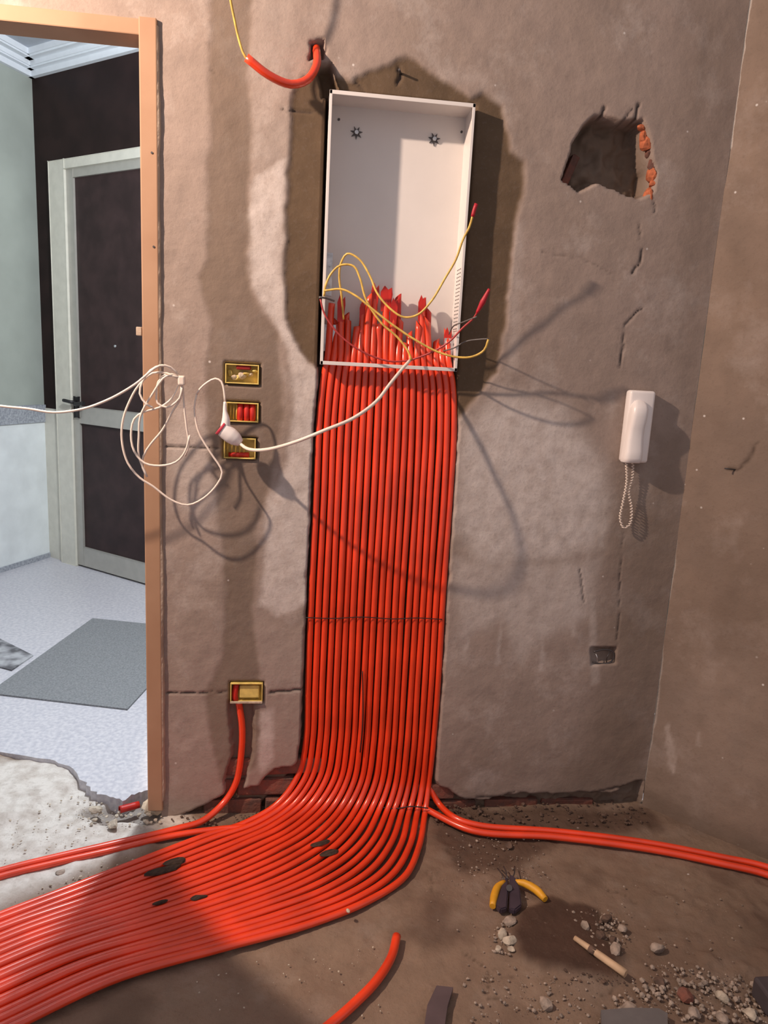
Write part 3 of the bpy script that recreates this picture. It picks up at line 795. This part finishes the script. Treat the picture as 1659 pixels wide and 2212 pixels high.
# tie wires across the bundle, and a dark line for the crease at its bend
ty = WY - CR - .0025
tie = tube('tie_or_kink_line', [W(a, b, ty) for a, b in ((660, 1334), (720, 1336), (780, 1333), (850, 1337), (900, 1335), (955, 1338))], .0014, 'black', sides=6)
tag(tie, 'thin dark tie wire across the upright conduit bundle', 'wire')
tie = tube('tie_or_kink_line', [W(a, b, ty) for a, b in ((783, 1450), (784, 1510), (783, 1570), (778, 1625))], .0018, 'black', sides=6)
tag(tie, 'short dark upright wire lying on the conduit bundle', 'wire')
tie = tube('tie_or_kink_line', [W(a, b, -.036 + .02 * (930 - a) / 110) for a, b in ((815, 1742), (850, 1747), (890, 1742), (925, 1746))], .0018, 'black', sides=6)  # thin tube added for the dark crease at the bend, not a wire
tag(tie, 'thin dark line added for the crease where the bundle meets the floor', 'wire')

# ------------------------------------------------------------------ other conduits
R2 = .0098
o = tube('conduit', [W(515, 1512, .012), W(523, 1570, .010), W(521, 1630, .008), W(510, 1690, .004), W(488, 1728, -.004), FL(440, 1772, .016), FL(380, 1791, .013), FL(250, 1822, .012), FL(120, 1852, .012), FL(0, 1882, .012), FL(-200, 1945, .012), FL(-450, 2020, .012)], R2, 'conduit', sides=12)
tag(o, 'single orange conduit from the lower yellow box running left along the floor', 'conduit')
o = tube('conduit', [FL(610, 1792, -.012), FL(570, 1788, -.004), FL(530, 1787, .006), FL(430, 1796, .012), FL(360, 1808, .012), FL(260, 1832, .012), FL(120, 1864, .012), FL(0, 1894, .012), FL(-200, 1958, .012)], R2 * .9, 'conduit', sides=12)
tag(o, 'orange conduit coming from behind the bundle along the wall foot to the left', 'conduit')
o = tube('conduit', [(.30, .034, .006), (.36, .030, .008), (.405, .002, .011), FL(1020, 1794, .012), FL(1200, 1808, .012), FL(1400, 1834, .012), FL(1560, 1866, .012), FL(1659, 1890, .012), FL(1900, 1992, .012)], R2, 'conduit', sides=12)
tag(o, 'nearer orange conduit crossing the floor to the splayed wall', 'conduit')
o = tube('conduit', [W(895, 1600, .033), W(916, 1665, .032), W(930, 1705, .020), W(948, 1736, .004), FL(985, 1768, .018), FL(1040, 1784, .014), FL(1200, 1796, .012), FL(1400, 1821, .012), FL(1560, 1852, .012), FL(1659, 1874, .012), FL(1900, 1972, .012)], R2, 'conduit', sides=12)
tag(o, 'farther orange conduit leaving the chase and crossing the floor to the right', 'conduit')
o = tube('conduit', [FL(857, 2022, .013), FL(845, 2068, .012), FL(812, 2120, .011), FL(765, 2168, .011), FL(715, 2212, .011), FL(640, 2270, .011)], .0105, 'conduit', sides=12, hollow1=.16)
o.data.materials.clear(); o.data.materials.append(M['conduit'])
tag(o, 'loose orange conduit offcut lying on the floor in front of the bundle', 'conduit')
stub = thing('conduit_stub', 'short orange conduit curling out of the wall above the metal box', 'conduit', tuple(W(680, 110)))
tube('tube', [W(682, 100, .035), W(684, 112, .0), W(684, 140, -.025), W(664, 172, -.045), W(628, 182, -.060), W(580, 162, -.080), W(532, 124, -.095)], .0098, 'conduit', stub, sides=12, hollow1=.16)
o = tube('wire', [W(552, 140, -.088), W(530, 123, -.096), W(516, 85, -.10), W(506, 40, -.11), W(498, 0, -.12), W(488, -80, -.14), W(470, -250, -.16)], .0030, 'yellow_wire', sides=8)
tag(o, 'yellow wire leading up from the orange conduit stub', 'wire')
o = tube('conduit', [FL(300, 1738, .012), FL(270, 1746, .014), FL(258, 1749, .015)], .0105, 'conduit_red', sides=12, hollow1=.16)
tag(o, 'red conduit mouth peeping out under the broken threshold', 'conduit')

# ================================================================== YELLOW WALL BOXES
labs = ['uppermost yellow wall box daubed with pale mortar', 'yellow wall box holding red conduit ends behind the plug', 'yellow wall box just below the white plug', 'yellow wall box low on the wall above the single conduit']
for j, ((a, b), (c, d)) in enumerate(JB):
    p = W(a, b); q = W(c, d); x0, x1, z0, z1 = p[0], q[0], q[2], p[2]
    bx = thing('junction_box', labs[j], 'junction box', ((x0 + x1) / 2, 0, z0), 'yellow wall boxes')
    t = .003; y0, y1 = -.005, .022
    child('back', box_me(x0, x1, y1 - .002, y1, z0, z1), 'yellow_box', bx)
    for e in ((x0, x0 + t, z0, z1), (x1 - t, x1, z0, z1), (x0 + t, x1 - t, z0, z0 + t), (x0 + t, x1 - t, z1 - t, z1)):
        child('side', box_me(e[0], e[1], y0, y1, e[2], e[3], .0008), 'yellow_box', bx)
    if j == 0:
        child('conduit_end', box_me((x0 + x1) / 2 - .016, (x0 + x1) / 2 + .022, -.001, .02, z1 - .014, z1 - t, .003), 'conduit_in', bx)
        for k in range(7):
            o = child('mortar_daub', rock_me(random.uniform(.008, .013), 30 + k, .9), 'mortar_daub' if k % 2 else 'yellow_box', bx)
            o.location += Vector((x0 + .012 + (x1 - x0 - .024) * k / 6, .010, z0 + .014 + random.uniform(0, .022)))
    if j == 1:
        for k, xx in enumerate((.42, .62, .80)):
            x = x0 + (x1 - x0) * xx
            child('conduit_end', tube_me(smooth_path([(x, .012, z0 + t), (x + .001, .006, z0 + .02), (x, .012, z1 - t)], .008), .0082, 10), 'conduit_red', bx)
        for k in range(3):
            x = x0 + .010 + .008 * k
            child('wire_end', tube_me([(x, .010, z0 + .006), (x + .001, .008, z1 - .008)], .0022, 6), 'yellow_wire', bx)
    if j == 2:
        child('conduit_end', tube_me([(x0 + .012, .012, z0 + .008), (x1 - .018, .010, z0 + .010)], .007, 10), 'conduit_red', bx)
        for k in range(5):
            x = x0 + .008 + .011 * k
            child('wire_end', tube_me([(x, .010, z0 + .010), (x + .002, .008, z1 - .012)], .002, 6), 'yellow_wire', bx)
    if j == 3:
        child('inner_block', box_me(x0 + .026, x1 - .010, .002, .02, z0 + .012, z1 - .010, .003), 'yellow_box', bx)
        child('conduit_end', tube_me(smooth_path([(x0 + .014, .008, z0 + t), (x0 + .012, .008, z0 + .02), (x0 + .016, .012, z1 - .008)], .008), .009, 10), 'conduit_red', bx)
        child('rim', box_me(x0, x1, -.007, -.003, z0 - .001, z0 + .0055, .001), 'mortar_daub', bx)

# ================================================================== WIRES OF THE BOX
def wpts(l, y0, y1, bulge=None):
    n = len(l); return [W(a, b, y0 + (y1 - y0) * i / (n - 1) - (bulge[i] if bulge else 0)) for i, (a, b) in enumerate(l)]


def wire(pts, r, m, label, tip=None):
    root = thing('wire', label, 'wire', tuple(pts[0]), 'loose wires of the metal box')
    tube('insulation', pts, r, m, root, sides=8, step=.008)
    if tip: tube('tape_tip', tip[0], tip[1], tip[2], root, sides=8, step=.006)
    return root


w1 = wpts([(742, 690), (738, 640), (733, 600), (736, 570), (750, 548), (776, 560), (800, 598), (814, 632), (842, 666), (872, 685), (902, 680), (932, 650), (962, 600), (985, 560), (1000, 518), (1014, 490), (1022, 462)], .0, -.14)
wire(w1, .0028, 'yellow_wire', 'yellow wire looping across the box up to a red taped tip', ([W(1021, 468, -.138), W(1024, 455, -.141), W(1029, 440, -.143)], .0048, 'red_tape'))
w2 = wpts([(700, 640), (703, 618), (716, 590), (736, 573), (764, 575), (778, 602), (788, 640), (802, 668), (826, 700), (858, 728), (880, 756), (889, 778)], -.035, -.055)
wire(w2, .0028, 'yellow_wire', 'yellow wire arching at the left of the box down to the white cable')
w3 = wpts([(700, 628), (738, 625), (770, 640), (805, 668), (850, 703), (900, 736), (950, 762), (992, 772), (1022, 770), (1046, 756), (1055, 733)], -.042, -.13)
wire(w3, .0028, 'yellow_wire', 'yellow wire sagging across the red ends to a hook right of the box')
w4 = wpts([(1055, 732), (1035, 733), (1005, 738), (980, 752), (958, 758)], -.13, -.05)
wire(w4, .0018, 'grey_wire', 'thin grey wire sticking out right beside the yellow hook')
w5 = wpts([(692, 646), (700, 676), (730, 720), (780, 758), (840, 780), (884, 779)], -.04, -.05)
wire(w5, .0024, 'red_wire', 'dark red wire curving under the conduit ends to the left edge')
w6 = wpts([(884, 779), (930, 762), (968, 740), (1000, 708), (1024, 686), (1036, 664)], -.05, -.15)
wire(w6, .0026, 'red_wire', 'dark red wire rising right to a thick red taped tip', ([W(1030, 676, -.145), W(1043, 652, -.155), W(1057, 624, -.165)], [.0035, .0075, .0035], 'red_tape'))
w7 = wpts([(970, 722), (980, 704), (1000, 696), (1030, 684)], -.03, -.14)
wire(w7, .0018, 'grey_wire', 'thin dark wire curling behind the red taped wire')
w8 = wpts([(690, 642), (704, 644), (722, 650)], -.045, -.02)
wire(w8, .0026, 'grey_wire', 'short dark wire end at the left edge of the box')

# ================================================================== WHITE CABLE, PLUG AND COIL
lead = thing('power_lead', 'white cable with a plug joining the box to the thin coil', 'cable', tuple(W(500, 940, -.07)))
tube('cable', wpts([(512, 952), (528, 966), (548, 972), (582, 970), (640, 954), (700, 930), (762, 904), (812, 868), (842, 830), (868, 798), (886, 778)], -.075, -.050, (0, .02, .06, .10, .14, .16, .15, .12, .08, .04, 0)), .0043, 'white_cable', lead, sides=10)
a = W(478, 925, -.078); b = W(520, 957, -.075); dv = b - a
tube('socket_body', [a, a + dv * .08, a + dv * .45, a + dv * .8, b], [.0175, .020, .021, .018, .010], 'white_plastic', lead, sides=14, step=.004)
tube('red_ring', [a - dv * .06, a + dv * .04], .0205, 'pink_ring', lead, sides=14, step=.002)
tube('plug_neck', [W(486, 868, -.08), W(486, 888, -.08), W(488, 905, -.079), W(487, 922, -.078)], [.004, .0055, .010, .013], 'white_plastic', lead, sides=12, step=.004)

coil = thing('cable_coil', 'thin white cable coil tied with tape beside the door jamb', 'cable', tuple(W(390, 820, -.09)))
RC = .0027
tube('strand', wpts([(486, 870), (484, 845), (478, 824), (465, 818), (448, 826), (432, 840), (425, 852)], -.08, -.07), RC, 'white_cable', coil, sides=8)
tube('strand', wpts([(425, 852), (420, 880), (424, 915), (432, 940), (455, 978), (480, 1020), (470, 1045), (440, 1076), (405, 1091), (370, 1080), (330, 1050), (302, 1032), (276, 1000), (263, 950), (266, 905), (282, 862), (300, 832), (330, 806), (360, 806), (390, 820)], -.07, -.10), RC, 'white_cable', coil, sides=8)
tube('strand', wpts([(390, 816), (372, 796), (350, 789), (325, 800), (308, 824), (302, 850), (315, 872), (330, 880)], -.10, -.12), RC, 'white_cable', coil, sides=8)
tube('strand', wpts([(390, 826), (372, 860), (345, 880), (310, 890), (290, 905), (283, 940), (290, 975), (312, 1000), (345, 1006), (380, 998), (400, 975), (410, 940)], -.09, -.11), RC, 'white_cable', coil, sides=8)
tube('strand', wpts([(392, 830), (390, 860), (375, 885), (350, 930), (325, 960), (310, 985), (308, 1010), (318, 1030)], -.095, -.08), RC, 'white_cable', coil, sides=8)
tube('strand', wpts([(385, 812), (360, 808), (342, 825), (338, 850), (340, 870), (360, 880), (388, 860), (394, 832)], -.085, -.10), RC, 'white_cable', coil, sides=8)
tube('strand', wpts([(395, 835), (398, 880), (404, 930), (408, 960), (400, 985)], -.09, -.08), RC, 'white_cable', coil, sides=8)
tube('strand', wpts([(318, 1030), (300, 985), (300, 940), (303, 900), (330, 850), (360, 812), (388, 815)], -.09, -.105), RC, 'white_cable', coil, sides=8)
tube('strand', wpts([(388, 812), (368, 793), (345, 790), (322, 805), (300, 824), (270, 844), (230, 865), (180, 883), (115, 891), (60, 883), (0, 877), (-150, 850), (-350, 790)], -.10, -.22), RC * 1.1, 'white_cable', coil, sides=8)
c = W(393, 822, -.098)
child('tape_band', box_me(c[0] - .009, c[0] + .008, c[1] - .010, c[1] + .010, c[2] - .012, c[2] + .012, .004), 'white_cable', coil)

# ================================================================== INTERCOM HANDSET
p = W(1357, 842); q = W(1392, 998); hz1, hz0 = float(p[2]), float(q[2]); hx0 = float(W(1345, 920)[0]) - .002; hx1 = float(W(1398, 920)[0])
ic = thing('intercom_handset', 'white wall intercom handset right of the pale plaster bloom', 'intercom', ((hx0 + hx1) / 2, 0, hz0))
child('base', box_me(hx0, hx1, -.032, .002, hz0, hz1, .008, 3), 'white_plastic', ic, True)
bm = bmesh.new(); rings = []
hc = hx0 + .0275; zt = hz1 - .026; zb_ = hz0 + .001
prof = [(0, .003, .034), (.02, .014, .042), (.07, .021, .052), (.14, .024, .058), (.25, .0245, .060), (.45, .0235, .052), (.62, .0245, .052), (.80, .0265, .058), (.92, .0275, .060), (.985, .027, .056), (1.0, .025, .050)]
for t, wd_, pr in prof:
    z = zt + (zb_ - zt) * t; ring = []
    for k in range(13):
        a = math.pi * k / 12; ex = .55
        cx = math.copysign(abs(math.cos(a)) ** ex, math.cos(a)); sy = abs(math.sin(a)) ** ex
        ring.append(bm.verts.new((hc + wd_ * cx - .006 * t, -.028 - (pr - .028) * sy, z)))
    rings.append(ring)
for a, b in zip(rings, rings[1:]):
    for k in range(12): bm.faces.new((a[k], a[k + 1], b[k + 1], b[k]))
bm.faces.new(rings[0]); bm.faces.new(rings[-1])
child('handset', mesh_from(bm), 'white_plastic', ic, True)
c = W(1391, 905, -.033); child('button', tube_me([(c[0], -.031, c[2]), (c[0], -.034, c[2])], .0030, 10), 'black', ic)
base_pts = smooth_path(wpts([(1353, 998), (1354, 1040), (1346, 1085), (1340, 1120), (1348, 1140), (1360, 1132), (1364, 1100), (1358, 1060), (1366, 1030), (1367, 998)], -.022, -.016), .0012)
hel = []
for i, c in enumerate(base_pts):
    a = i * .9; hel.append(c + np.array([math.cos(a) * .0030, math.sin(a) * .0030, 0]))
child('coiled_cord', tube_me(np.array(hel), .0017, 6), 'white_cable', ic)

# broken little wall socket remains
p = W(1280, 1405, .010); q = W(1326, 1432, .010)
sk = thing('wall_socket_remains', 'broken grey stub of a socket low on the wall below the intercom', 'socket', tuple(q))
child('ring', tube_me(smooth_path([W(a, b, .004) for a, b in ((1282, 1408), (1305, 1403), (1324, 1408), (1322, 1428), (1300, 1434), (1281, 1430))] , .006), .0026, 6), 'dark_metal', sk)
child('wire_end', tube_me(smooth_path([W(1290, 1432, .006), W(1290, 1420, -.004), W(1287, 1412, .002)], .005), .0016, 6), 'zinc', sk)
child('wire_end', tube_me(smooth_path([W(1310, 1430, .008), W(1312, 1418, -.004), W(1318, 1408, .004)], .005), .0016, 6), 'dark_metal', sk)

# nail on the splayed wall
n0 = ON(1566, 1012, S0 + SN * .03, SN); n1 = ON(1592, 1016, S0, SN)
tag(tube('nail', [n1 - SN * .01, n0], .0022, 'dark_metal', sides=6), 'dark nail driven into the splayed wall', 'nail')
n0 = W(862, 150, -.02); tag(tube('nail', [W(866, 160, .01), n0], .0028, 'dark_metal', sides=6), 'dark nail in the mortar above the metal box', 'nail')

# ================================================================== THINGS ON THE FLOOR
# side cutters, jaws to the camera
pc = FL(1098, 1940, .012)
pl = thing('pliers', 'side cutting pliers with yellow grips lying on the dusty floor', 'pliers', tuple(pc))


def flat_shape(pts, z0, h, bev=.003):
    q = [FL(a, b, z0) for a, b in pts]; me = slab_me(q, (0, 0, h)); bm = bmesh.new(); bm.from_mesh(me)
    bmesh.ops.bevel(bm, geom=bm.edges[:], offset=bev, segments=2, affect='EDGES'); return mesh_from(bm)


child('jaw', flat_shape([(1094, 1900), (1080, 1925), (1070, 1965), (1080, 1976), (1094, 1972), (1098, 1930)], .004, .016), 'pliers_steel', pl)
child('jaw', flat_shape([(1100, 1898), (1100, 1935), (1099, 1974), (1112, 1977), (1126, 1966), (1122, 1930), (1112, 1905)], .006, .016), 'pliers_steel', pl)
tube('pivot', [FL(1100, 1918, .018), FL(1100, 1918, .028)], .008, 'dark_metal', pl, sides=10)
tube('grip', [FL(1112, 1905, .016), FL(1132, 1908, .017), FL(1158, 1922, .016), FL(1178, 1943, .014)], [.006, .0105, .011, .008], 'pliers_grip', pl, sides=10)
tube('grip', [FL(1090, 1905, .016), FL(1076, 1915, .016), FL(1068, 1935, .015), FL(1064, 1958, .013)], [.006, .010, .0105, .008], 'pliers_grip', pl, sides=10)
for a, b, c, d in ((1075, 1876, 1088, 1902), (1088, 1872, 1094, 1900), (1112, 1872, 1104, 1902), (1084, 1880, 1098, 1900)):
    tube('wire_sprig', [FL(a, b, .012), FL((a + c) / 2 + 3, (b + d) / 2, .02), FL(c, d, .016)], .0018, 'dark_metal', pl, sides=6)
# stick
a = FL(1241, 2026, .016); b = FL(1352, 2104, .014)
stk = thing('wooden_stick', 'pale wooden stick with a dark band lying in the dirt', 'stick', tuple(a))
tube('shaft', [a, a * .5 + b * .5, b], [.006, .009, .0095], 'pencil', stk, sides=6)
m_ = a + (b - a) * .30; tube('dark_band', [m_, a + (b - a) * .42], .0088, 'stone_dark', stk, sides=8)
# dark strips cut by the picture edge
q = [FL(942, 2142, .0), FL(978, 2146, .0), FL(966, 2185, .0), FL(958, 2240, .0), FL(914, 2240, .0), FL(922, 2185, .0)]
tag(link('plastic_strip', slab_me([x + (0, 0, .004) for x in q], (0, 0, .012)), mat('dark_strip', (.09, .065, .07), .5)), 'dark curved plastic strip at the bottom edge of the floor', 'plastic strip')
q = [FL(1296, 2197, .0), FL(1360, 2192, .0), FL(1420, 2193, .0), FL(1440, 2204, .0), FL(1440, 2260, .0), FL(1300, 2260, .0)]
tag(link('plastic_strip', slab_me([x + (0, 0, .004) for x in q], (0, 0, .014)), mat('grey_strip', (.13, .12, .12), .5)), 'dark grey flat strip in the rubble at the bottom edge', 'plastic strip')
c = FL(1665, 2172, 0)
me = join_me([box_me(c[0] - .03, c[0] + .05, c[1] - .03, c[1] + .03, .0, .05, .006)])
tag(link('tool_case', me, mat('dark_case', (.06, .05, .055), .5)), 'dark grey boxy object cut by the right edge of the floor', 'case')

# larger lumps, each its own thing
lumps = [(245, 1781, .022, 'stone_pale', 'rounded pale stone below the broken threshold'), (1085, 2018, .015, 'stone_pale', 'pale mortar lump beside the dark soil heap'), (1102, 2030, .018, 'stone_pale', 'pale angular lump below the pliers'), (1075, 2050, .010, 'stone_pale', 'small pale pebble left of the dark soil heap'),
         (1105, 2050, .009, 'stone_pale', 'white pebble at the near side of the soil heap'), (1102, 1990, .017, 'stone', 'grey lump just in front of the pliers'), (1420, 2047, .018, 'stone', 'flat grey lump alone right of the stick'), (1330, 2050, .018, 'stone', 'grey lump behind the wooden stick'),
         (1345, 2005, .013, 'stone', 'grey crumb behind the soil heap'), (1265, 2000, .017, 'stone', 'grey flake at the top of the soil heap'), (1310, 1985, .016, 'stone_dark', 'dark lump at the back of the soil heap'), (1295, 2020, .017, 'stone_dark', 'dark lump beside the far end of the stick'), (1325, 2030, .014, 'stone_dark', 'dark crumb above the middle of the stick'),
         (1480, 2150, .016, 'brick', 'reddish brick crumb in the near rubble'), (1560, 2155, .015, 'stone_pale', 'pale lump in the rubble near the right edge'), (1500, 2190, .018, 'stone', 'grey lump at the bottom edge in the rubble'), (1560, 2200, .016, 'stone', 'grey lump at the bottom right in the rubble'), (1620, 2190, .015, 'stone_pale', 'pale lump at the bottom right corner of the rubble'),
         (1180, 2170, .016, 'stone', 'grey lump near the bottom below the stick'), (1360, 2180, .018, 'stone', 'grey lump right above the flat grey strip'), (205, 1750, .026, 'stone_pale', 'broken mortar chunk under the threshold edge'), (1100, 1825, .014, 'stone_dark', 'dark crumb close in front of the two right conduits'),
         (130, 1885, .014, 'stone', 'grey pebble on the pale cement beside the bundle'), (1425, 2120, .012, 'stone_dark', 'dark crumb right of the stick end'), (752, 1967, .006, 'stone_pale', 'tiny white crumb lying on the bundle bend')]
for k, (a, b, r, m_, lab) in enumerate(lumps):
    o = link('rubble_lump', rock_me(r, 100 + k), m_)
    z = r * .35 if k != len(lumps) - 1 else .030
    q = FL(a, b, z); o.location = q; o.rotation_euler = (0, 0, random.uniform(0, 6))
    tag(o, lab, 'rubble')
# dirt clods on the conduits
clods = [(430, 1938, .020, 'flat dark clod halfway across the conduits in the jamb shadow'), (345, 1950, .016, 'dark smear of dirt on the middle conduits near the jamb shadow'), (352, 1880, .030, 'dark clod of dirt lying on the conduits near the jamb shadow'), (378, 1862, .022, 'second dark clod behind it on the conduits'), (690, 1822, .022, 'dark dirt clod inside the bend of the bundle'), (712, 1842, .018, 'flat dark dirt clod on the bend of the bundle')]
for k, (a, b, r, lab) in enumerate(clods):
    o = link('dirt_clod', rock_me(r, 300 + k, .22), 'dirt'); o.location = FL(a, b, .0205); o.scale = (1.5, .6, 1); o.rotation_euler.z = .35; tag(o, lab, 'dirt')


# uncountable crumbs
def crumbs(name, areas, seed, m, label):
    g = np.random.default_rng(seed); base = []
    for k in range(5):
        me = rock_me(1.0, seed + k, .7, 1); base.append((np.array([v.co[:] for v in me.vertices]), [tuple(p_.vertices) for p_ in me.polygons])); bpy.data.meshes.remove(me)
    V, Fc, off = [], [], 0
    for pts, n, r0, r1 in areas:
        P_ = np.array(fp(*pts)); lo, hi = P_.min(0), P_.max(0); c = 0
        while c < n:
            q = lo + (hi - lo) * g.random(2)
            if sd_poly(np.array([q[0]]), np.array([q[1]]), P_)[0] > g.normal() * .01: continue
            r = r0 + (r1 - r0) * g.random() ** 2.5; v, f = base[g.integers(5)]; a = g.random() * 6.28
            ca, sa = math.cos(a), math.sin(a); R_ = np.array([[ca, -sa, 0], [sa, ca, 0], [0, 0, 1]])
            V.append((v * r) @ R_.T + np.array([q[0], q[1], r * .4])); Fc += [tuple(i + off for i in t) for t in f]; off += len(v); c += 1
    me = bpy.data.meshes.new(name); me.from_pydata(np.vstack(V).tolist(), [], Fc)
    return tag(link(name, me, m), label, 'rubble', kind='stuff')


crumbs('gravel_crumbs', [(((1240, 1970), (1330, 1975), (1350, 2060), (1270, 2050)), 130, .002, .008), (((1420, 2080), (1659, 2120), (1659, 2212), (1300, 2212), (1340, 2150)), 420, .002, .009), (((1060, 2000), (1120, 1990), (1120, 2060), (1065, 2065)), 45, .002, .006),
                         (((950, 1800), (1180, 1810), (1180, 1900), (1000, 1890)), 120, .0015, .005), (((1000, 2080), (1300, 2120), (1300, 2212), (1000, 2212)), 160, .0015, .006), (((900, 1850), (1600, 1920), (1600, 2080), (950, 2060)), 160, .001, .004)], 41, 'stone', 'grey brown crumbs of plaster strewn over the floor')
crumbs('soil_crumbs', [(((1110, 1965), (1280, 1960), (1340, 2060), (1250, 2100), (1120, 2050)), 260, .0015, .006), (((1200, 2080), (1340, 2090), (1340, 2125), (1230, 2120)), 60, .002, .006), (((930, 1730), (1390, 1742), (1400, 1785), (940, 1780)), 240, .002, .009), (((370, 1760), (600, 1760), (600, 1785), (380, 1785)), 60, .002, .006)], 77, 'stone_dark', 'dark loose soil and crumbs along the wall foot and in the heap')
crumbs('cement_crumbs', [(((0, 1700), (200, 1720), (330, 1790), (0, 1860)), 160, .001, .005), (((180, 1745), (345, 1745), (345, 1790), (190, 1790)), 60, .002, .010), (((0, 1900), (330, 1820), (300, 1850), (0, 1960)), 120, .001, .005), (((420, 2100), (850, 2030), (850, 2200), (420, 2200)), 50, .001, .003)], 55, 'stone_pale', 'pale cement crumbs scattered by the door threshold')
